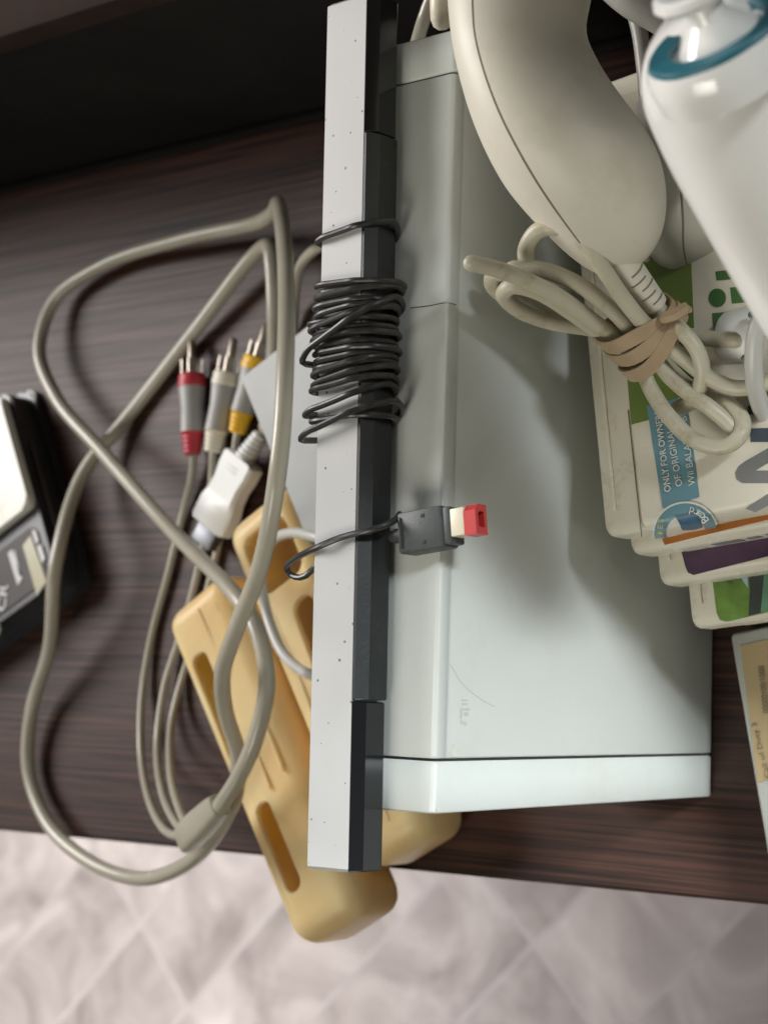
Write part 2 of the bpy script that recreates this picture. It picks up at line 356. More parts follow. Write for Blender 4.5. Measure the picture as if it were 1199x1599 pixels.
# ================================================================== the setting
fl_z = -0.72
floor = tag(obj('floor', rbox((4.2, 4.6, 0.04), 0, Matrix.Translation((0, 0.6, fl_z - 0.0245))), 'grout', None, False), kind='structure')
floor['label'] = 'pale stone tile floor far below the table edge'
u = Vector((1, -1, 0)).normalized(); v = Vector((1, 1, 0)).normalized()
su, sv = 0.362, 0.104
tb = rbox((su - 0.003, sv - 0.003, 0.006), 0.0012, None, 1); tme = bpy.data.meshes.new('tile')
for f in tb.faces: f.smooth = False
tb.to_mesh(tme); tb.free(); tme.materials.append(MATS['stone_tile'])
for i in range(-5, 2):
    for j in range(-6, 12):
        cu = -0.51 + su * (i + 0.5); cv = 0.359 + sv * (j - 0.5)
        p = u * cu + v * cv
        if not (-0.75 < p.x < 0.12 and -0.1 < p.y < 1.75): continue
        o = bpy.data.objects.new('tile', tme); COL.objects.link(o); o.parent = floor
        o.location = (p.x, p.y, fl_z - 0.0072 + random.uniform(-.0001, .0001)); o.rotation_euler = (0, 0, -math.pi / 4)

table = thing('table', 'dark brown wood grain table carrying the game gear', 'table', (0.4, 0.25, fl_z))
ex0, ex1 = -0.0390, -0.0337     # table end edge at Y=.366 and Y=-.02
def exy(Y): return ex0 + (ex1 - ex0) * (0.366 - Y) / 0.386
y0, y1 = -0.34, 0.98
top = [(exy(y0), y0), (1.0, y0), (1.0, y1), (exy(y1), y1)]
bm = to_bm(slab([Vector((a, b, 0)) for a, b in top], 0.024))
bmesh.ops.bevel(bm, geom=[e for e in bm.edges if abs(e.verts[0].co.z - e.verts[1].co.z) < 1e-6 and e.verts[0].co.z > -0.001], offset=0.0012, segments=2, affect='EDGES')
obj('table_top', bm, 'dark_wood', table)
for a in (0.06, 0.94):
    for b in (-0.27, 0.90):
        obj('leg', rbox((0.05, 0.05, -fl_z - 0.0285), 0.003, Matrix.Translation((a, b, (fl_z + 0.0045 - 0.024) / 2))), 'dark_wood', table)
for b in (-0.27, 0.90): obj('apron', rbox((0.83, 0.02, 0.06), 0.002, Matrix.Translation((0.5, b, -0.0545))), 'dark_wood', table)

cab = thing('cabinet', 'black low cabinet with brown top edge standing behind the console', 'cabinet', (0.45, 0.4, 0))
cf = 0.272
obj('carcass', rbox((0.36, 0.98, 0.124), 0.002, Matrix.Translation((cf + 0.18, 0.45, 0.0630))), 'cabinet_dark', cab)
obj('plinth_strip', rbox((0.004, 0.97, 0.004), 0.001, Matrix.Translation((cf - 0.0025, 0.45, 0.0025))), 'cabinet_dark', cab)
obj('top_panel', rbox((0.34, 0.97, 0.004), 0.001, Matrix.Translation((cf + 0.187, 0.45, 0.1272))), 'cabinet_dark', cab)
obj('top_edge', rbox((0.018, 0.99, 0.013), 0.002, Matrix.Translation((cf + 0.004, 0.45, 0.1318))), 'cabinet_edge', cab)

# ================================================================== console
L_, H_, W_ = 0.2154, 0.157, 0.044
con = thing('game_console', 'white upright game console with a pale grey seam near its front', 'game console', (L_ / 2, W_ / 2, 0))
def prof(inset=0.0, r=0.0016, groove=True):
    """YZ outline, counter-clockwise seen from -X"""
    a, b, c, d = inset, W_ - inset, inset, H_ - inset; P = []
    def arc(cy, cz, s):
        for k in range(5):
            t = s + math.pi / 2 * k / 4; P.append((cy + r * math.cos(t), cz + r * math.sin(t)))
    arc(b - r, d - r, 0); arc(a + r, d - r, math.pi / 2)
    if groove: P.extend([(a, d - 0.0046), (a + 0.00025, d - 0.0049), (a + 0.00025, d - 0.0051), (a, d - 0.0054)])
    arc(a + r, c + r, math.pi); arc(b - r, c + r, 1.5 * math.pi)
    return P
def xprism(P, x0, x1, ch=0.0005):
    cy, cz = W_ / 2, H_ / 2; rings = []
    for x, k in ((x0, ch), (x0 + ch, 0), (x1 - ch, 0), (x1, ch)):
        rings.append([Vector((x, y - k * (1 if y > cy else -1), z - k * (1 if z > cz else -1))) for y, z in P])
    return loft(rings)
s0, s1 = 0.0141, 0.2033
obj('front_panel', xprism(prof(groove=False), 0.0, s0 - 0.0004), 'console_white', con, angle=50)
bd = obj('body_shell', xprism(prof(), s0 + 0.0004, s1 - 0.0003), 'console_white', con, angle=50)
obj('rear_panel', xprism(prof(groove=False), s1 + 0.0003, L_), 'console_white', con, angle=50)
obj('seam_core', xprism(prof(0.0012, groove=False), 0.002, L_ - 0.002), 'seam_dark', con, angle=50)
obj('disc_slot', rbox((0.0010, 0.006, 0.124), 0.0004, Matrix.Translation((-0.0001, 0.029, 0.083))), 'black_gloss', con)
# wear marks on the near side: a curved scratch and rubbed print
yf = -0.00003
def onface(lst): return [aty(x, y, yf) for x, y in lst]
obj('scratch', sweep(spline(onface([(703, 1038), (722, 1068), (748, 1090), (772, 1104)]), 8), 0.00009, 6), 'wear', con)
for poly in ([(720, 1092), (730, 1092), (730, 1095), (720, 1095)], [(720, 1098), (730, 1098), (730, 1101), (720, 1101)], [(718, 1106), (733, 1106), (733, 1110), (722, 1110), (721, 1122), (718, 1122)],
             [(724, 1112), (731, 1112), (731, 1118), (724, 1118)], [(718, 1124), (729, 1128), (728, 1134), (718, 1130)]):
    q = onface(poly); obj('rubbed_print', slab([p for p in q], 0.00005, Vector((0, -1, 0))), 'wear', con, False)
obj('stain', slab(roundpoly(onface([(703, 1164), (712, 1160), (718, 1170), (716, 1180), (706, 1182)]), 0.001), 0.00004, Vector((0, -1, 0))), 'wear_brown', con, False)
obj('stain', slab(roundpoly(onface([(679, 1262), (690, 1264), (682, 1270)]), 0.001), 0.00004, Vector((0, -1, 0))), 'wear_brown', con, False)
hair = obj('hair', sweep(spline([atz(640, 481, .1571), atz(668, 478, .1571), atz(688, 474, .1571), aty(700, 473, -.0002), aty(712, 476, -.0002)], 6), 0.00010, 6), 'seam_dark')
tag(hair, 'single dark hair lying across the console top edge', 'hair')

# ================================================================== sensor bar
byaw = 0.0172; bz0, bz1 = 0.1592, 0.1702
def barp(x, y, z): return Vector((x - math.sin(byaw) * y, 0.0252 + math.sin(byaw) * x + y, z))
bar = thing('sensor_bar', 'slim grey and black bar wound with black cord on the console', 'sensor bar', barp(0.103, 0, bz0))
bx0, bx1 = -0.0162, 0.2262
def barprism(P, x0, x1, ch=0.0005):
    cy = sum(p[0] for p in P) / len(P); cz = sum(p[1] for p in P) / len(P); rings = []
    for x, k in ((x0, ch), (x0 + ch, 0), (x1 - ch, 0), (x1, ch)):
        rings.append([barp(x, y - k * (1 if y > cy else -1), z - k * (1 if z > cz else -1)) for y, z in P])
    return loft(rings)
obj('housing', barprism([(0.0069, bz1), (0.0075, bz1 - 0.0006), (0.0078, bz0 + 0.0006), (0.0072, bz0), (-0.0072, bz0), (-0.0072, bz1), ], bx0, bx1, 0.0008), 'bar_grey', bar, angle=18)
fr = [(-0.0071, bz1 - 0.0001), (-0.0074, bz1 - 0.0001), (-0.0096, bz1 - 0.0034), (-0.0102, bz0 + 0.0008), (-0.0098, bz0), (-0.0071, bz0)]
obj('end_window', barprism(fr, bx0 + 0.0001, 0.0287, 0.0003), 'black_gloss', bar, angle=12)
obj('end_window', barprism(fr, 0.1862, bx1 - 0.0001, 0.0003), 'black_gloss', bar, angle=12)
fm = [(y - (0.0007 if y < -0.0072 else 0), z) for y, z in fr]
obj('front_bezel', barprism(fm, 0.0292, 0.1858, 0.0003), 'black_satin', bar, angle=12)
# cord wound round the bar
cr = 0.00092
def around(t, x, loose_l, loose_r, up=0.0):
    """t in turns: 0 = far top edge, over the top to the near edge, down, back underneath"""
    t = t % 1.0
    yl, yr, zt, zb = 0.0078 + cr + loose_l, -0.0112 - cr - loose_r, bz1 + cr + up, bz0 - cr * 0.98
    K = [(0.0, (yl - 0.0008, zt - 0.0012)), (0.08, (yl - 0.0032, zt + 0.0002)), (0.30, (-0.006, zt + 0.0002)), (0.42, (yr + 0.0022, zt - 0.0028)), (0.5, (yr, (zt + zb) / 2 - 0.0012)), (0.57, (yr + 0.0018, zb)),
         (0.75, (0, zb)), (0.90, (yl - 0.0015, zb + 0.0002)), (0.95, (yl, (zt + zb) / 2)), (1.0, (yl - 0.0008, zt - 0.0012))]
    for (a, p), (b, q) in zip(K, K[1:]):
        if a <= t <= b:
            f = (t - a) / (b - a); return barp(x, p[0] + (q[0] - p[0]) * f, p[1] + (q[1] - p[1]) * f)
def ximg(y): return atz(530, y, bz1).x      # photograph row -> position along the bar
path = []
turns = [  # row at far edge, row at near edge, looseness far, near, lift
    (372, 352, .0006, .0010, .0004), (440, 446, .0008, .0036, .0002), (462, 452, .0006, .0030, .0004), (476, 470, .0012, .0016, .0002), (492, 478, .0002, .0020, .0008), (500, 500, .0030, .0012, .0002), (512, 482, .0014, .0018, .0016),
    (518, 512, .0008, .0010, .0004), (528, 520, .0010, .0022, .0010), (536, 536, .0004, .0008, .0002), (560, 470, .0034, .0034, .0024), (548, 548, .0004, .0024, .0006), (562, 556, .0002, .0012, .0004),
    (572, 566, .0006, .0008, .0002), (582, 560, .0004, .0010, .0012), (598, 574, .0008, .0018, .0006), (606, 590, .0010, .0016, .0010), (644, 604, .0028, .0014, .0014), (652, 652, .0012, .0016, .0004), (682, 629, .0034, .0036, .0022)]
for i, (ra, rb, ll, lr, up) in enumerate(turns):
    nx = turns[i + 1] if i + 1 < len(turns) else (700, 640, .003, .002, .001)
    xa, xb, xc = ximg(ra), ximg(rb), ximg(nx[0])
    for k in range(20 if i + 1 < len(turns) else 18):
        t = k / 20
        if t < 0.5: x = xa + (xb - xa) * (t / 0.5); l = ll
        else: x = xb + (xc - xb) * ((t - 0.5) / 0.5); l = ll + (nx[2] - ll) * ((t - 0.5) / 0.5)
        path.append(around(t, x + 0.0006 * noise.noise(Vector((i * 1.7, t * 3, 0))), l, lr, up))
tail = [barp(ximg(722), 0.0100, bz0 + .0016), barp(ximg(760), 0.0096, bz0 + .0002), barp(ximg(830), 0.0096, bz0 + 0.0002), atz(478, 899, .160), atz(455, 898, .159), atz(448, 888, .1605), atz(462, 872, .166), atz(495, 855, bz1 + cr + .0012), atz(530, 840, bz1 + cr + .0006),
        atz(572, 829, bz1 + cr + .0004), atz(600, 821, .1690), atz(617, 812, .1655), atz(624, 803, .1625)]
start = [around(0.8, ximg(392), 0, 0), ]
full = spline(start + path[::1], 2) 
cordA = spline([full[i] for i in range(0, len(full), 2)] + tail, 3)
cord = obj('cord', sweep(cordA, cr, 10), 'cord_black', bar)
# plug at the cord's end, lying on the console top
pm = frame(atz(663, 828, 0.1632), atz(735, 815, 0.1632) - atz(655, 830, 0.1632)) 
def pl(sx, sy, sz, x, y, z, b): return rbox((sx, sy, sz), b, pm @ Matrix.Translation((x, y, z)))
plug = obj('plug', join(pl(0.0150, 0.0112, 0.0076, -0.0002, 0, -0.0016, 0.0009), pl(0.0026, 0.0100, 0.0064, 0.0082, 0, -0.0016, 0.0006)), 'plug_grey', bar)
obj('strain_relief', to_bm(lathe([(-0.0125, .0011), (-0.0118, .0016), (-0.0095, .0021), (-0.0072, .0024)], pm @ Matrix.Translation((0, 0, -.0012)), 14)), 'plug_grey', plug)
for sy in (-1, 1): obj('notch', rbox((0.0012, 0.0010, 0.0006), 0.0001, pm @ Matrix.Translation((0.0012, sy * 0.0036, 0.00205))), 'seam_dark', plug)
obj('ridge', pl(0.0006, 0.0084, 0.0009, -0.0064, 0, 0.0023, 0.0002), 'plug_grey', plug)
obj('plug_sleeve', pl(0.0046, 0.0074, 0.0050, 0.0116, 0.0004, -0.0012, 0.0003), 'plug_ivory', plug)
def redtip():
    Q = [(-.0040, -.0026), (.0040, -.0026), (.0040, .0010), (.0024, .0026), (-.0040, .0026)]; q = [(y * .52, z * .52) for y, z in Q]
    rings = []
    for x, R in ((0.0138, Q), (0.0176, Q), (0.0176, q), (0.0150, q)): rings.append([pm @ Vector((x, y + .0004, z - .0012)) for y, z in R])
    return loft(rings)
obj('red_tip', redtip(), 'plug_red', plug, angle=20)

# ================================================================== AV cable with its plugs, behind the console
av = thing('av_cable', 'long grey cable ending in red, white and yellow round plugs', 'cable', atz(300, 1000, 0))
R1 = 0.0031
main = [(342, 1262, .060), (372, 1215, .062), (400, 1150, .066), (417, 1065, .068), (402, 985, .068), (372, 935, .064), (270, 830, .038), (160, 705, .020), (88, 620, .014), (62, 545, .011), (85, 470, .0075), (160, 415, .007), (290, 372, .014), (405, 346, .024), (428, 330, .031), (434, 318, .038), (440, 345, .046), (447, 440, .080), (446, 560, .104), (436, 720, .112), (408, 880, .100), (368, 985, .088), (348, 1050, .078), (352, 1110, .066),
        (372, 1180, .052), (368, 1240, .046), (340, 1298, .040), (290, 1350, .028), (220, 1372, .020), (140, 1345, .014), (75, 1285, .009), (45, 1200, .006), (50, 1110, .008), (78, 1010, .016), (88, 880, .0275), (130, 740, .012), (205, 645, .0036), (310, 510, .006), (395, 400, .012), (418, 384, .016), (424, 410, .017), (428, 480, .016), (428, 545, .012), (424, 610, .0075), (415, 668, .0072)]
obj('cord', tube(pts(main), R1, 8, 14), 'cable_grey', av)
# Y splitter
a = atz(345, 1255, .060); b = atz(288, 1312, .050); sm_ = frame((a + b) / 2, b - a); Ls = (b - a).length
rings = []
for t, wy, wz in ((-.5, .0026, .0026), (-.47, .0044, .0038), (-.30, .0052, .0042), (.05, .0060, .0046), (.36, .0062, .0046), (.47, .0056, .0040), (.5, .0044, .0030)):
    rings.append([sm_ @ Vector((t * Ls, math.copysign(abs(math.cos(q)) ** .6, math.cos(q)) * wy, math.copysign(abs(math.sin(q)) ** .6, math.sin(q)) * wz)) for q in [2 * math.pi * k / 20 for k in range(20)]])
obj('splitter', loft(rings), 'cable_grey', av)
r2 = 0.00165
obj('branch_cord', tube(pts([(292, 1306, .050), (262, 1300, .042), (235, 1255, .026), (221, 1180, .010), (222, 1090, .004), (238, 990, .0022), (262, 900, .0022), (284, 810, .0022), (300, 740, .004), (303, 708, .0052)]), r2), 'cable_grey', av)
obj('branch_cord', tube(pts([(293, 1302, .051), (275, 1285, .044), (253, 1235, .028), (246, 1160, .010), (258, 1070, .004), (280, 1000, .0022), (300, 930, .0022), (318, 850, .0022), (330, 760, .004), (333, 706, .0052)]), r2), 'cable_grey', av)
obj('branch_cord', tube(pts([(296, 1297, .052), (282, 1268, .044), (267, 1210, .026), (268, 1130, .008), (285, 1060, .0022), (310, 980, .0022), (330, 900, .0022), (348, 820, .0022), (362, 740, .004), (371, 675, .0052)]), r2), 'cable_grey', av)
def rca(tip, basep, m1, z=0.0064):
    a = atz(basep[0], basep[1], z); b = atz(tip[0], tip[1], z); M = frame(a, b - a); l = (b - a).length; s = l / 0.037; M = M @ Matrix.Diagonal((1, 1.22, 1.22, 1))
    g = obj('rca_plug', lathe([(.0068 * s, .0036), (.0072 * s, .0042), (.0150 * s, .0040), (.0215 * s, .0048), (.0222 * s, .0046)], M), 'rca_grey', av)
    P = [(0, .0026)]
    for k in range(4): x = (.0006 + k * .0015) * s; P += [(x, .0031 + k * .00022), (x + .0009 * s, .0031 + k * .00022), (x + .0010 * s, .0028 + k * .00022)]
    P += [(.0069 * s, .0044), (.0073 * s, .0040)]
    obj('colour_boot', lathe(P, M), m1, g)
    obj('colour_collar', lathe([(.0216 * s, .0046), (.0219 * s, .0050), (.0232 * s, .0050), (.0234 * s, .0048), (.0252 * s, .0049), (.0260 * s, .0044)], M), m1, g)
    obj('centre_pin', lathe([(.025 * s, .0015), (.0360 * s, .0015), (.037 * s, .0008)], M, 12), 'nickel', g)
    for k in range(4):
        an = math.pi / 4 + k * math.pi / 2; rr = .0036
        bm = rbox((.0056 * s, .0030, .0006), .0002, M @ Matrix.Rotation(an, 4, 'X') @ Matrix.Translation((.0280 * s, 0, rr)), 1); obj('prong', bm, 'nickel', g)
    return g
rca((300, 532), (301, 710), 'rca_red'); rca((366, 528), (332, 706), 'rca_white'); rca((417, 506), (370, 676), 'rca_yellow')
# flat white console connector
ca = atz(382, 716, .0085); cb = atz(330, 822, .0085); M = frame((ca + cb) / 2, cb - ca); lc = (cb - ca).length
rings = []
for t, wy in ((-.5, .0058), (-.47, .0068), (-.3, .0068), (-.12, .0060), (.05, .0062), (.2, .0074), (.4, .0074), (.47, .0074), (.5, .0068)):
    rings.append([M @ Vector((t * lc, cy * wy * 1.42, cz * .0042)) for cy, cz in ((-1, -.7), (-.85, -1), (.85, -1), (1, -.7), (1, .7), (.85, 1), (-.85, 1), (-1, .7))])
cn = obj('connector', loft(rings), 'connector_white', av, angle=40)
obj('metal_shell', rbox((.009, .0120, .0052), .0006, M @ Matrix.Translation((lc / 2 + .0044, 0, -.0006))), 'steel', cn)
for k in (-1, 1): obj('groove', rbox((.0005, .0070, .0002), .00005, M @ Matrix.Translation((-lc * .33 + k * .0009, 0, .0042))), 'wear', cn)
P = []
for k in range(6): x = k * .0021; P += [(x, .0046 - k * .0003), (x + .0012, .0046 - k * .0003), (x + .0014, .0034 - k * .0002), (x + .0019, .0034 - k * .0002)]
obj('strain_relief', lathe(P, frame(ca + (ca - cb).normalized() * .0002, atz(416, 662, .0072) - ca)), 'connector_white', av)

# loose pale cord behind the bar
g2 = obj('cord', tube(pts([(520, 846, .06), (492, 838, .058), (455, 832, .052), (425, 846, .046), (408, 885, .044), (414, 945, .042), (436, 1010, .046), (465, 1043, .052), (500, 1056, .058), (530, 1050, .06)]), 0.0020), 'cable_pale')
tag(g2, 'thin pale grey cord looping out from behind the sensor bar', 'cord')
g3 = obj('cord', tube(pts([(545, 368, .05), (505, 382, .045), (480, 400, .035), (466, 425, .02), (460, 470, .006), (458, 520, .0026)]), 0.0021), 'cable_grey')
tag(g3, 'short brownish cord end in the dark behind the thick grey cable', 'cord')

# silver plate of the console stand
st = thing('console_stand', 'flat silver grey plate with a sharp corner tucked behind the bar', 'stand', atz(440, 640, 0))
A = atz(375, 590, .040); B = atz(462, 522, .040); D = atz(470, 822, .040)
B2 = A + (B - A) * 2.15; D2 = A + (D - A) * 1.12; E2 = D2 + (B2 - A) * 0.98
bm = to_bm(slab([A, B2, E2, D2], 0.0035)); bmesh.ops.bevel(bm, geom=list(bm.edges), offset=.0007, segments=2, affect='EDGES')
obj('plate', bm, 'silver_grey', st)
c4 = (A + B2 + E2 + D2) / 4; Q = [c4 + (p - c4) * .62 for p in (A, B2, E2, D2)]
obj('foot_block', slab([Vector((p.x, p.y, .0368)) for p in Q], .0364), 'black_satin', st)

# ================================================================== amber silicone sleeves
def bool_cut(base, cutters):
    """subtract closed bmeshes from a closed bmesh, exact solver"""
    obs = []
    for k, b in enumerate([base] + cutters):
        me = bpy.data.meshes.new('cut'); bmesh.ops.recalc_face_normals(b, faces=b.faces); b.to_mesh(me); b.free(); o = bpy.data.objects.new('cut', me); COL.objects.link(o); obs.append(o)
    for o in obs[1:]:
        md = obs[0].modifiers.new('b', 'BOOLEAN'); md.operation = 'DIFFERENCE'; md.object = o; md.solver = 'EXACT'
    bpy.context.view_layer.update()
    me = bpy.data.meshes.new_from_object(obs[0].evaluated_get(bpy.context.evaluated_depsgraph_get()))
    out = bmesh.new(); out.from_mesh(me); bpy.data.meshes.remove(me)
    for o in obs: m_ = o.data; bpy.data.objects.remove(o); bpy.data.meshes.remove(m_)
    return out
def jacket(label, pa, pb, wid, hgt, slots, ribs):
    d = pb - pa; Lj = d.length; mid = (pa + pb) / 2; M = frame((mid.x, mid.y, 0), (d.x, d.y, 0))
    t = thing('controller_sleeve', label, 'sleeve', (mid.x, mid.y, 0), 'amber sleeves')
    def T(x, y, z): return M @ Matrix.Translation((x, y, z))
    outer = rbox((Lj, wid, hgt - .0006), .0095, T(0, 0, hgt / 2 + .0003), 7)
    cut = [rbox((Lj - .009, wid - .0056, hgt - .0066), .0065, T(0, 0, hgt / 2 + .0003), 5)]
    for x0, x1, y, w_ in slots: cut.append(rbox(((x1 - x0) * Lj, w_, .020), min(w_, .012) * .42, T((x0 + x1) / 2 * Lj, y, hgt), 5))
    bm = bool_cut(outer, cut)
    Mi = M.inverted()
    for v_ in bm.verts:      # soft rubber: slightly wavy walls, narrower tail
        p = Mi @ v_.co; f = p.x / Lj + .5; p.y *= 1.0 - .10 * f; p.z += (.0011 * math.sin(p.x * 55 + p.y * 30) + .0008 * noise.noise(p * 60)) * min(1, p.z / hgt); v_.co = M @ p
    obj('sleeve_body', bm, 'amber_silicone', t, angle=50)
    for x0, x1, y in ribs:
        obj('rib', tube([M @ Vector((x, y, hgt - .0003 + .0011 * math.sin(x * 55 + y * 30))) for x in [(x0 + (x1 - x0) * i / 8) * Lj for i in range(9)]], .0009, 4, 8), 'amber_silicone', t)
    return t
jacket('yellowed translucent sleeve whose slotted end hangs over the table edge', atz(296, 926, .034), atz(508, 1456, .034), .040, .034, [(-.34, .02, -.0085, .0095), (.12, .37, -.006, .0095)], [(-.44, .10, .0015), (-.42, .08, .0105)])
jacket('yellowed translucent sleeve lying under the thick cable close behind the console', atz(393, 788, .032), atz(612, 1334, .032), .040, .032, [(-.43, -.26, 0, .024), (-.20, .20, .004, .012)], [(-.2, .3, -.010), (.22, .42, .004)])

# ================================================================== kitchen scale
sc_t = thing('kitchen_scale', 'black kitchen scale with a white weighing plate and small display', 'scale', atz(-20, 830, 0))
sz = .019
c1 = atz(92, 905, sz); ud = (atz(8, 606, sz) - c1).normalized(); vd = Vector((-ud.y, ud.x, 0))
if vd.dot(atz(0, 1005, sz) - c1) < 0: vd = -vd
def sp(a, b, z=sz): p = c1 + ud * a + vd * b; return Vector((p.x, p.y, z))
Lb, Wb = (atz(8, 606, sz) - atz(92, 905, sz)).length, .215
def sslab(a0, a1, b0, b1, z1, h, r, bev):
    bm = to_bm(slab(roundpoly([sp(a0, b0, z1), sp(a1, b0, z1), sp(a1, b1, z1), sp(a0, b1, z1)], r), h)); bmesh.ops.bevel(bm, geom=[e for e in bm.edges if e.verts[0].co.z > z1 - 1e-5 and e.verts[1].co.z > z1 - 1e-5], offset=bev, segments=2, affect='EDGES'); return bm
obj('body', sslab(0, Lb, 0, Wb, sz, .0160, .008, .002), 'scale_black', sc_t)
obj('base_flange', sslab(-.003, Lb + .003, -.003, Wb + .003, .0050, .0045, .008, .0015), 'scale_black', sc_t)
pq = atz(46, 788, sz + .005) - c1; pA, pB = pq.dot(ud), pq.dot(vd)
obj('control_panel', sslab(.003, pA - .007, .005, Wb - .006, sz + .0006, .001, .004, .0003), 'scale_panel', sc_t)
obj('weighing_plate', sslab(pA, Lb - .004, pB, Wb - .008, sz + .0050, .0046, .005, .0012), 'scale_white', sc_t)
obj('side_rail', tube([sp(.012, -.0012, .013), sp(Lb - .03, -.0012, .013)], .0014, 2, 8), 'scale_panel', sc_t)
obj('clip', rbox((.012, .003, .004), .001, frame(sp(Lb - .012, -.0004, .016), ud)), 'scale_panel', sc_t)
def pxslab(lst, z, h=.0003): return slab([atz(x, y, z) for x, y in lst], h)
zp = sz + .0009
obj('display', pxslab([(36, 852), (48, 836), (73, 908), (58, 930)], zp), 'lcd', sc_t, False)
for q in ([(50, 828), (56, 828), (61, 845), (56, 849)], [(58, 853), (64, 850), (71, 872), (66, 879)], [(13, 864), (19, 858), (35, 903), (28, 914)], [(21, 858), (24, 860), (33, 898), (31, 900)]): obj('print_mark', pxslab(q, zp), 'scale_print', sc_t, False)
o1 = atz(26, 936, zp); xd = atz(14, 895, zp) - o1
obj('lettering', text_geo('CR', frame(atz(8, 955, zp), atz(16, 895, zp) - atz(8, 955, zp)), .0125, .006, .01), 'scale_print', sc_t, False)
bmn = lathe([(0, .0042), (.0012, .0042), (.0016, .0034)], Matrix.Translation(atz(-7, 982, sz)) @ Matrix.Rotation(-math.pi / 2, 4, 'Y'), 18)
obj('button', bmn, 'scale_white', sc_t)

# ================================================================== game cases
TH = 0.0145; cyaw = math.radians(7.5)
CU, CV = 0.135, 0.190
def case(name, label, corner_px, ztop, yaw, shell='case_cream', sleeve='sleeve_cream', group=None, bump=True):
    c = atz(corner_px[0], corner_px[1], ztop) if len(corner_px) == 2 else Vector(corner_px)
    uu = Vector((math.cos(yaw), math.sin(yaw), 0)); vv = Vector((math.sin(yaw), -math.cos(yaw), 0))
    M = Matrix((uu, vv, -uu.cross(vv) * -1)).transposed().to_4x4()      # u along the far edge, v towards the photographer
    M = Matrix(((uu.x, vv.x, 0, c.x), (uu.y, vv.y, 0, c.y), (0, 0, 1, ztop), (0, 0, 0, 1)))
    t = thing(name, label, 'game case', M @ Vector((CU / 2, CV / 2, -TH)), group)
    def prof_ring(y, k, lo=-TH + .0002, hi=0.0, uo=CU):
        r = 0.0034; P = []
        for a in range(5): q = math.pi / 2 + math.pi / 2 * a / 4; P.append((r + r * math.cos(q), hi - r + r * math.sin(q)))
        for a in range(5): q = math.pi + math.pi / 2 * a / 4; P.append((r + r * math.cos(q), lo + r + r * math.sin(q)))
        P += [(uo - .001, lo), (uo, lo + .001), (uo, hi - .001), (uo - .001, hi)]
        cx, cz = uo / 2, (lo + hi) / 2
        return [M @ Vector((x - k * (1 if x > cx else -1), y, z - k * (1 if z > cz else -1))) for x, z in P]
    obj('shell', loft([prof_ring(0, .0012), prof_ring(.0004, .0004), prof_ring(.0012, 0), prof_ring(CV - .0012, 0), prof_ring(CV, .0012)]), shell, t, angle=40)
    # lid lip along the far edge
    if sleeve: obj('lid_lip', rbox((CU - .010, .0012, .0007), .0003, M @ Matrix.Translation((CU / 2 + .002, .0042, .0001))), shell, t)
    # printed sleeve wrapped over cover and spine
    def sl(y0, y1):
        r = 0.0034; e = .00022; P = []
        P.append((CU - .006, e)); 
        for a in range(6): q = math.pi / 2 + math.pi / 2 * a / 5; P.append((r + (r + e) * math.cos(q), -r + (r + e) * math.sin(q)))
        for a in range(6): q = math.pi + math.pi / 2 * a / 5; P.append((r + (r + e) * math.cos(q), -TH + .0002 + r + (r + e * .5) * math.sin(q)))
        V = [M @ Vector((x, y, z)) for y in (y0, y1) for x, z in P]; n = len(P); return V, [(i, i + 1, n + i + 1, n + i) for i in range(n - 1)]
    if sleeve:
        obj('sleeve', sl(.0128, CV - .003), sleeve, t)
    return t, M
ztops = [0.1015 - TH * i for i in range(7)]
stack = 'game cases stacked before the console'
t1, M1 = case('game_case', 'white game case with blue banner and ring emblem, on top of the stack', (944, 838), ztops[0], cyaw, group=stack)
t2, M2 = case('game_case', 'white game case second in the stack, only a thin rim showing', (984, 866), ztops[1], cyaw, group=stack)
t3, M3 = case('game_case', 'white game case with dark purple cover, third in the stack', (1029, 914), ztops[2], cyaw, group=stack)
t4, M4 = case('game_case', 'white game case with leafy green cover, lowest one jutting from the stack', (1079, 981), ztops[3], cyaw, group=stack)
c4_ = M4 @ Vector((.030, .004, 0)); t5, M5 = case('game_case', 'white game case hidden in shade beneath the green cover case', (c4_.x, c4_.y, 0), ztops[4], cyaw, group=stack)
t6, M6 = case('game_case', 'white game case hidden in shade just above the labelled case', (c4_.x + .004, c4_.y - .003, 0), ztops[5], cyaw, group=stack)
t8, M8 = case('game_case', 'white game case hidden at the very bottom of the stack', (c4_.x + .002, c4_.y - .002, 0), ztops[6], cyaw, group=stack)
e7a = atz(1138, 990, ztops[6]); e7b = atz(1199, 1350, ztops[6]); u7 = (e7a - e7b).normalized(); k7 = e7a - u7 * CU
t7, M7 = case('game_case', 'pale game case with tan typed paper label lying flat on the table', (k7.x, k7.y, 0), ztops[6], math.atan2(u7.y, u7.x), 'case_clear_white', None)
Z1 = ztops[0]
def art(t, name, lst, mat, lift=.0004, z=None, r=0.0):
    zz = (Z1 if z is None else z) + lift; P = [atz(x, y, zz) for x, y in lst]
    if r: P = roundpoly(P, r)
    return obj(name, slab(P, .00015), mat, t, False)
art(t1, 'sleeve_edge', [(979, 640), (980.5, 640), (1002, 838), (1000.5, 838)], 'line_brown')
art(t1, 'green_panel', [(962, 400), (1078, 400), (1088, 636), (985, 663)], 'art_green', .0004)
art(t1, 'green_shape', [(1116, 424), (1142, 421), (1142, 436), (1118, 438)], 'art_green_dark'); art(t1, 'green_shape', [(1139, 449), (1175, 446), (1177, 471), (1142, 474)], 'art_green_dark'); art(t1, 'green_shape', [(1111, 489), (1135, 487), (1137, 518), (1114, 519)], 'art_green_dark')
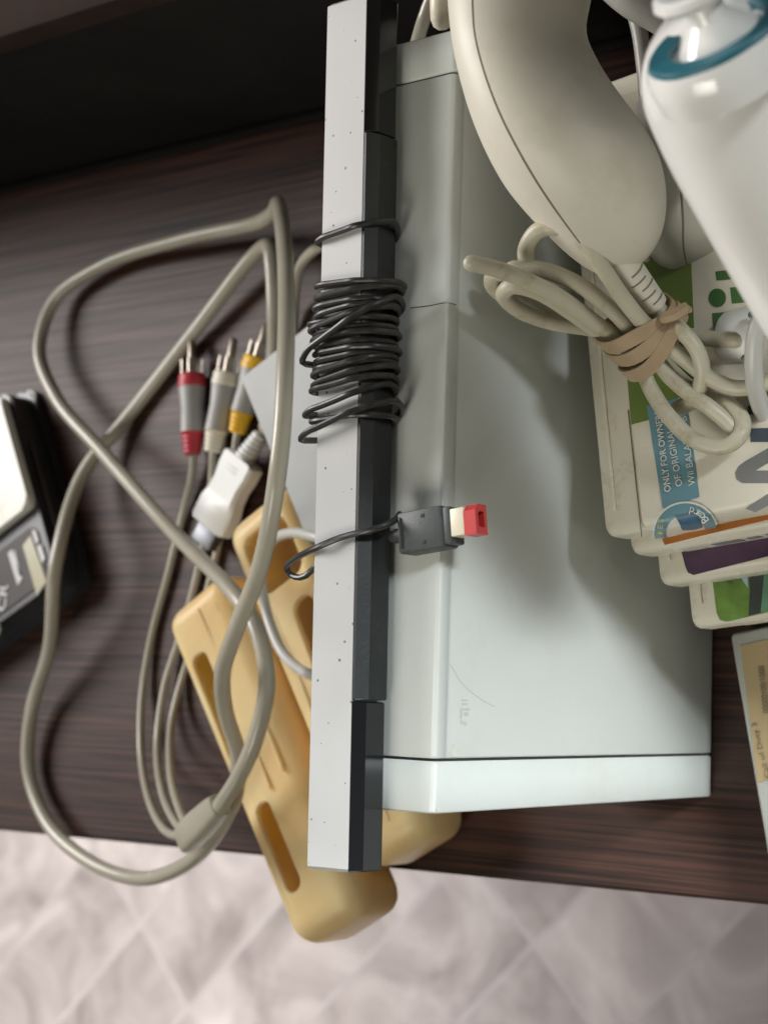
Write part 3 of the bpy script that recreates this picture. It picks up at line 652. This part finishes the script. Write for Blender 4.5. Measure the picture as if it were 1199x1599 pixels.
art(t1, 'green_dot', [(1119 + 13.5 * math.cos(2 * math.pi * k / 28), 465 + 14.5 * math.sin(2 * math.pi * k / 28)) for k in range(28)], 'art_green_dark')
art(t1, 'blue_banner', [(1009, 634), (1070, 618), (1091, 776), (1034, 794)], 'art_blue', .0005)
ec = (1070, 833)
def circ(r1, a0, a1, n=30, cx=ec[0], cy=ec[1]): return [(cx + r1 * 1.02 * math.cos(math.radians(a0 + (a1 - a0) * k / n)), cy + r1 * .98 * math.sin(math.radians(a0 + (a1 - a0) * k / n))) for k in range(n + 1)]
M1i = M1.inverted()
def wrap(x, y, lift):
    """photograph pixel -> point on the cover, or on the rounded spine where the pixel falls past the edge"""
    p = atz(x, y, Z1 + lift); d = ray(x, y).normalized(); r = .0034
    for k in range(400):
        q = M1i @ p
        if q.x >= r: break
        if q.z > -r:
            if math.hypot(q.x - r, q.z + r) <= r + lift: break
        elif q.x >= -lift: break
        p = p + d * .0001
    return p
def arcband(t, name, ro, ri, a0, a1, mat, lift, n=30):
    zz = Z1 + lift; rows = [[wrap(x, y, lift) for x, y in circ(ri + (ro - ri) * q / 6, a0, a1, n)] for q in range(7)]; k = n + 1
    return obj(name, ([p for r_ in rows for p in r_], [(a * k + j, a * k + j + 1, (a + 1) * k + j + 1, (a + 1) * k + j) for a in range(6) for j in range(n)]), mat, t, True)
    o_ = []; i_ = []
    V = o_ + i_; k = n + 1
    return obj(name, (V, [(j, j + 1, k + j + 1, k + j) for j in range(n)]), mat, t, False)
arcband(t1, 'emblem_field', 31, 0.5, 165, 352, 'art_white', .00062)
arcband(t1, 'emblem_rim', 51, 48, 165, 345, 'art_white', .00070); arcband(t1, 'emblem_ring', 48, 30, 165, 350, 'art_blue', .00074)
gp = []
for iy in range(9):
    for ix in range(9):
        fx, fy = ix / 8, iy / 8; lx, ly = 1052 + 12 * fy, 805 + 23 * fy; rx, ry = 1084 + 12 * fy, 798 + 26 * fy
        gp.append(wrap(lx + (rx - lx) * fx + 1.5 * math.sin(3.1 * fy), ly + (ry - ly) * fx + 2.0 * math.sin(3.1 * fx), .0010))
obj('emblem_picture', (gp, [(iy * 9 + ix, iy * 9 + ix + 1, iy * 9 + ix + 10, iy * 9 + ix + 9) for iy in range(8) for ix in range(8)]), 'art_blue_dark', t1, True)
def line_text(t, s, p, q, hgt, mat, bold=0.0, lift=.0008, z=None):
    zz = (Z1 if z is None else z) + lift; a_ = atz(*p, zz); b_ = atz(*q, zz)
    return obj('lettering', text_geo(s, frame(a_, b_ - a_), (b_ - a_).length, hgt, bold), mat, t, False)
line_text(t1, 'ONLY FOR OWNERS', (1047, 767), (1031, 640), .0021, 'art_white', .012)
line_text(t1, 'OF ORIGINAL', (1065, 758), (1050, 668), .0021, 'art_white', .0)
line_text(t1, 'Wii BALANCE BOARD', (1085, 757), (1066, 606), .0021, 'art_white', .0)
for ch, an in zip('Board', (-36, -47, -57, -66, -76)):
    a_ = math.radians(an); cx, cy = ec[0] + 42.5 * math.cos(a_), ec[1] + 42.5 * math.sin(a_); p = atz(cx, cy, Z1 + .0009); cen = atz(ec[0], ec[1], Z1 + .0009); up_ = (cen - p).normalized(); xd = Vector((up_.y, -up_.x, 0))
    M = frame(p - xd * .0008, xd); obj('lettering', text_geo(ch, M, None, .0022 if ch in 'Bd' else .0016, .0, .0001), 'art_white', t1, False)
for ch, (cx, cy) in zip('IES', ((1034, 834), (1034, 826), (1035, 816))):
    p = atz(cx, cy, Z1 + .0009); obj('lettering', text_geo(ch, frame(p, Vector((1, -.15, 0))), .0004 if ch == 'I' else .0010, .0017, .0), 'art_yellow', t1, False)
art(t1, 'cover_letter', roundpoly([Vector((x, y, 0)) for x, y in []], 1) if False else [(1147, 738), (1152, 728), (1163, 720), (1240, 676), (1240, 700), (1200, 722), (1178, 735), (1240, 735), (1240, 754), (1158, 754), (1149, 748)], 'art_grey')
art(t1, 'cover_letter', [(1170, 669), (1240, 668), (1240, 690), (1171, 690)], 'art_navy'); art(t1, 'cover_letter', [(1166, 634), (1240, 618), (1240, 634), (1168, 648)], 'art_navy')
art(t1, 'cover_letter', [(1163, 794), (1240, 744), (1240, 768), (1178, 800)], 'art_grey')
# coloured strip low on the top case's spine
def onspine(t, M, name, y0, y1, z0, z1, mat):
    V = [M @ Vector((-.0004, y, z)) for y, z in ((y0, z0), (y1, z0), (y1, z1), (y0, z1))] + [M @ Vector((.0006, y, z)) for y, z in ((y0, z0), (y1, z0), (y1, z1), (y0, z1))]
    return obj(name, (V, [(0, 1, 2, 3), (7, 6, 5, 4), (0, 1, 5, 4), (1, 2, 6, 5), (2, 3, 7, 6), (3, 0, 4, 7)]), mat, t, False)
art(t2, 'orange_strip', [(1033, 842), (1240, 790), (1240, 801), (1037, 851)], 'art_orange', .0004, ztops[1])
for k, (y0, y1) in enumerate(((.024, .033), (.035, .039), (.041, .047), (.049, .053), (.055, .060))): onspine(t2, M2, 'spine_mark', y0, y1, -.0085 + .001 * (k % 2), -.0045, 'art_grey')
art(t3, 'purple_picture', [(1062, 856), (1240, 812), (1240, 858), (1082, 898), (1073, 894), (1069, 884)], 'art_purple', .0004, ztops[2])
art(t4, 'green_picture', [(1110, 893), (1240, 860), (1240, 946), (1134, 971), (1123, 968), (1118, 957)], 'art_leaf', .0004, ztops[3])
art(t4, 'picture_figure', [(1166, 880), (1194, 872), (1190, 915), (1186, 957), (1168, 961), (1170, 920)], 'art_dark', .0006, ztops[3]); art(t4, 'picture_sky', [(1146, 885), (1166, 880), (1167, 918), (1160, 908)], 'art_sky', .0005, ztops[3]); art(t4, 'picture_side', [(1194, 872), (1240, 862), (1240, 944), (1187, 956)], 'art_teal', .0005, ztops[3])
Z7 = ztops[6]
art(t7, 'paper_label', [(1155, 1008), (1260, 984), (1300, 1190), (1182, 1222)], 'tape_tan', .0004, Z7)
line_text(t7, 'Call of Duty 3', (1202, 1214), (1180, 1128), .0024, 'ink', 0, .0007, Z7)
line_text(t7, '00000100/1000', (1200, 1113), (1192, 1040), .0022, 'ink', 0, .0007, Z7)

# ================================================================== controllers on the stack
def seamed(st, seam_deg, mats, t, sub=4, seg=44, dip=.006):
    sa = math.radians(seam_deg); wd = math.radians(1.1)
    ang = sorted([2 * math.pi * k / seg for k in range(seg) if abs(((2 * math.pi * k / seg) - sa + math.pi) % (2 * math.pi) - math.pi) > wd * 2.2] + [sa - wd * 2, sa - wd, sa + wd, sa + wd * 2])
    rings = body_rings(st, ang, sub); n = len(ang)
    V, F = loft(rings)
    ia = ang.index(sa - wd)
    main = []; groove = []
    for f in F:
        (groove if len(f) == 4 and {q % n for q in f} == {ia, (ia + 1) % n} else main).append(f)
    o = obj('shell', (V, main), mats[0], t, angle=70)
    # recessed dark seam
    gv = []; gf = []
    for r in rings:
        c = sum(r, Vector()) / n; gv += [r[ia] + (c - r[ia]) * dip, r[(ia + 1) % n] + (c - r[(ia + 1) % n]) * dip]
    for i in range(len(rings) - 1): gf.append((2 * i, 2 * i + 1, 2 * i + 3, 2 * i + 2))
    obj('seam', (gv, gf), mats[1], o, True)
    return o, rings
nk = thing('nunchuk', 'cream curved hand controller lying over the console with banded cord', 'controller', atd(880, 200, .47))
stA = [(726, -215, 905, -225, .470, .55), (712, -200, 925, -210, .470, .80), (700, -150, 945, -160, .468, .92), (697, -90, 945, -95, .465, .92), (697, -40, 932, -45, .462, .90), (699, 5, 921, 5, .459, .90), (704, 55, 915, 52, .456, .92), (715, 112, 934, 98, .454, .92), (734, 178, 968, 150, .453, .92), (760, 240, 1003, 198, .453, .92),
       (790, 293, 1027, 245, .455, .92), (823, 334, 1038, 298, .457, .92), (858, 370, 1036, 345, .459, .92), (890, 400, 1025, 381, .461, .90), (916, 419, 1008, 405, .463, .86), (938, 430, 988, 419, .464, .80), (954, 432, 972, 426, .465, .6)]
seamed(stA, 47, ('nunchuk_cream', 'line_brown'), nk)
# ribbed boot
ba = atd(972, 412, .462); bb = atd(1022, 476, .470); Mb = frame(ba, bb - ba); lb = (bb - ba).length
P = [(0, .0044)]
bo = obj('cord_boot', lathe([(-.003, .0046), (lb * .3, .0043), (lb, .0036), (lb * 1.02, .0028)], Mb), 'nunchuk_cream', nk)
for k in range(5):
    x = lb * (.16 + .17 * k); rad = .0046 - .00095 * (.16 + .17 * k)
    for s in (0, 1):
        a0 = math.radians(-150 + 150 * s + 25 * (k % 2)); P = [Mb @ Vector((x, rad * math.cos(a0 + q * .16), rad * math.sin(a0 + q * .16))) for q in range(8)]
        obj('slit', tube(P, .00028, 2, 6), 'line_brown', bo)
rc = 0.00228
def Y(x, y, v): return (x, y, None, v)
def Dp(x, y, d): return (x, y, None, None, d)
q0 = Z1 + .0035
strands = [
    [Dp(736, 411, .447), Dp(768, 418, .450), Dp(810, 433, .456), Dp(870, 462, .464), Dp(930, 505, .472), Dp(975, 540, .477), (1000, 572, q0 + .009), (1018, 612, q0 + .008), (1045, 652, q0 + .007), (1085, 688, q0 + .005), (1128, 698, q0 + .003), (1155, 680, q0 + .002), (1158, 655, q0), (1140, 634, q0), (1105, 622, q0), (1070, 600, q0), (1030, 560, q0)],
    [Dp(800, 420, .462), Dp(840, 420, .464), Dp(895, 440, .466), Dp(945, 475, .469), Dp(985, 515, .472), (1018, 552, q0 + .009), (1045, 588, q0 + .007), (1080, 618, q0 + .005), (1104, 634, q0 + .004), (1130, 655, q0 + .0015), (1150, 676, q0 - .0005)],
    [Dp(822, 418, .466), Dp(822, 385, .460), Dp(842, 359, .456), Dp(880, 357, .453), Dp(915, 382, .453), Dp(945, 425, .457), Dp(972, 465, .462), Dp(1000, 500, .466), (1030, 528, q0 + .012), (1070, 562, q0 + .008), (1110, 592, q0 + .005), (1150, 606, q0 + .003), (1200, 596, q0 + .001), (1240, 570, q0)],
    [Dp(960, 520, .482), Dp(915, 512, .482), Dp(860, 503, .478), Dp(810, 484, .472), Dp(786, 460, .466), Dp(800, 447, .462), Dp(840, 456, .464), Dp(895, 490, .470), Dp(950, 530, .478), (990, 560, q0 + .002)],
    [Dp(880, 500, .481), Dp(840, 482, .478), Dp(790, 464, .473), Dp(768, 444, .470), Dp(772, 428, .467), Dp(800, 428, .466)],
    [Dp(1022, 476, .470), Dp(1040, 496, .470), Dp(1062, 515, .468), Dp(1088, 548, .467), Dp(1096, 585, .469), Dp(1084, 622, .474), Dp(1056, 640, .479)],
    [(1050, 520, q0), (1100, 528, q0), (1150, 532, q0)]]
for s in strands: obj('cord', tube(pts(s), rc, 8, 12), 'cord_cream', nk)
# rubber band
rb = thing('rubber_band', 'tan rubber band wound twice round the cream cord bundle', 'rubber band', atd(1000, 512, .475))
axd = (atd(1042, 560, .479) - atd(955, 465, .469)).normalized(); acr = (atd(1055, 478, .470) - atd(952, 545, .474)); 
for k, (off, tw, sc_) in enumerate(((-.0028, .0010, 1.0), (.0012, -.0004, 1.02), (.0044, -.0044, 1.06))):
    cen = atd(1003, 515, .474) + axd * off; e1 = acr.normalized(); e2 = axd.cross(e1).normalized(); P = []
    for q in range(28):
        a = 2 * math.pi * q / 28; P.append(cen + e1 * (math.cos(a) * .0112 * sc_) + e2 * (math.sin(a) * .0084 * sc_) + axd * (tw * math.cos(a) + .0006 * math.sin(3 * a + k)))
    n = len(P); V = []; F = []
    for i, p in enumerate(P):
        rad = (p - cen); rad = (rad - axd * rad.dot(axd)).normalized()
        for aa, rr in ((-.0022, 0), (.0022, 0), (.0022, .0006), (-.0022, .0006)): V.append(p + axd * aa + rad * rr)
    for i in range(n):
        for j in range(4): F.append((4 * i + j, 4 * i + (j + 1) % 4, 4 * ((i + 1) % n) + (j + 1) % 4, 4 * ((i + 1) % n) + j))
    obj('band_loop', (V, F), 'rubber_tan', rb, angle=50)
obj('torn_end', sweep(spline(pts([Dp(1038, 496, .463), Dp(1056, 490, .461), Dp(1070, 482, .461), Dp(1078, 486, .462)]), 4), [.0018] * 9 + [.0010] * 3 + [.0004], 6), 'rubber_tan', rb)

# controller lying on the top case, below the cream one
nc = thing('nunchuk', 'shaded grey white controller resting on the top game case', 'controller', atz(1090, 330, Z1))
stC = [(1030, 120, 1110, 100, .470, .5), (1000, 150, 1150, 115, .472, .75), (985, 200, 1190, 150, .475, .8), (985, 260, 1210, 200, .478, .8), (990, 320, 1215, 260, .481, .8), (1000, 365, 1205, 310, .484, .78), (1012, 395, 1185, 350, .487, .7), (1030, 414, 1160, 380, .489, .6), (1050, 422, 1130, 402, .490, .45)]
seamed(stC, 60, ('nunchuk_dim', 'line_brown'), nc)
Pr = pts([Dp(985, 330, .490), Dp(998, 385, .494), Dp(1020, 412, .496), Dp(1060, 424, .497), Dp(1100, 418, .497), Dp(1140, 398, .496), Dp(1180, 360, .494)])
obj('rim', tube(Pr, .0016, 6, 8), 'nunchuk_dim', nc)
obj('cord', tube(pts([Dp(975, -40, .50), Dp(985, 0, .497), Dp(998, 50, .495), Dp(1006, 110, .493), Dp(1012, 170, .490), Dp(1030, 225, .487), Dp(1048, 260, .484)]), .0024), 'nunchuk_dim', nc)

# glossy white controller with teal stick gate, lifted closest to the lens
nb = thing('nunchuk', 'glossy white controller with a teal ring around its thumb stick', 'controller', atd(1230, 250, .37))
stB = [(1062, 15, 1250, -112, .345, .55, .45), (1034, 48, 1258, -108, .345, .72, .45), (1014, 86, 1268, -92, .346, .82, .40), (1005, 128, 1282, -62, .348, .88, .30), (1010, 172, 1298, -20, .350, .92, .2), (1027, 216, 1316, 28, .353, .94, .1), (1056, 276, 1340, 92, .357, .95), (1096, 348, 1376, 170, .362, .95), (1146, 436, 1420, 260, .370, .95), (1196, 520, 1448, 345, .378, .92), (1240, 578, 1450, 430, .384, .84), (1280, 606, 1430, 505, .388, .66)]
V, F = loft(body_rings(stB, [2 * math.pi * k / 48 for k in range(48)], 5)); obj('shell', (V, F), 'gloss_white', nb, angle=80)
gc = atd(1117, 50, .331); e1 = (atd(1220, -22, .331) - atd(1036, 102, .331)).normalized(); vw = (CAM - gc).normalized(); nn = (vw - e1 * vw.dot(e1)).normalized(); e0 = e1.cross(nn)
if e0.dot(-DN) < 0: e0 = -e0
nrm = (e0 * .92 + nn * .38).normalized(); e2 = nrm.cross(e1).normalized()
if e2.dot(nn) < 0: e2 = -e2
def gate(r, h, k=8, rot=.39, sub=5):
    P = [gc + e1 * (r * math.cos(rot + 2 * math.pi * i / k)) + e2 * (r * .92 * math.sin(rot + 2 * math.pi * i / k)) + nrm * h for i in range(k)]; return roundpoly(P, r * .34, sub)
obj('gate_collar', loft([gate(.0170, -.0100), gate(.0174, -.0060), gate(.0170, -.0028), gate(.0160, -.0009), gate(.0146, -.0016)]), 'gloss_white', nb, angle=60)
G = obj('stick_gate', loft([gate(.0156, -.005), gate(.0156, -.0004), gate(.0152, .0001), gate(.0110, .0001), gate(.0106, -.0004), gate(.0102, -.007)]), 'teal', nb, angle=40)
obj('gate_floor', loft([gate(.0106, -.0052), gate(.0106, -.0045)]), 'teal_hole', nb)
Ms = frame(gc, nrm, e1)
obj('stick', lathe([(-.0044, .0100), (-.002, .0088), (.0010, .0066), (.0035, .0040), (.0062, .0036), (.0072, .0050), (.0082, .0082), (.0094, .0090), (.0106, .0086), (.0112, .0074), (.0108, .0058), (.0104, .002)], Ms, 36), 'gloss_white', nb)

# pale round plug with its cord at the right
rp = thing('round_plug', 'pale round plug with metal pins beside the cord bundle', 'plug', atz(1165, 535, Z1))
pa_ = atd(1135, 535, .482); pb_ = atd(1225, 520, .470); Mp = frame(pa_, pb_ - pa_)
obj('cap', lathe([(0, .0062), (.0006, .0080), (.0022, .0090), (.0110, .0092), (.0122, .0086)], Mp, 30), 'connector_white', rp)
for p in ((1174, 492), (1163, 560)): obj('pin', lathe([(0, .0012), (.0008, .0012), (.0011, .0008)], frame(atd(p[0], p[1], .466), CAM - atd(p[0], p[1], .466)), 12), 'steel', rp)
obj('cord', tube(pts([Dp(1205, 470, .455), Dp(1182, 510, .455), Dp(1176, 560, .458), Dp(1180, 610, .463), Dp(1198, 660, .470), Dp(1240, 720, .478)]), .0025), 'cable_pale', rp)

# yellowed plug and cord behind the console's rear corner
yp = thing('cord_plug', 'yellowed cream plug on a cord behind the console rear', 'plug', atd(690, 10, .50))
obj('plug_body', tube(pts([Dp(690, -60, .500), Dp(689, -20, .500), Dp(689, 10, .500), Dp(690, 30, .501)]), .0034, 6, 14), 'plug_ivory', yp)
obj('cord', tube(pts([Dp(700, -60, .505), Dp(675, -5, .507), Dp(662, 30, .51), Dp(650, 70, .52)]), .0021), 'cable_grey', yp)
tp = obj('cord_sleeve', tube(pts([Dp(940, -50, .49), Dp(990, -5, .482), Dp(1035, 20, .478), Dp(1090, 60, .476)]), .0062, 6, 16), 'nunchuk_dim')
tag(tp, 'thick cream cord sleeve showing behind the thumb stick', 'cord sleeve')
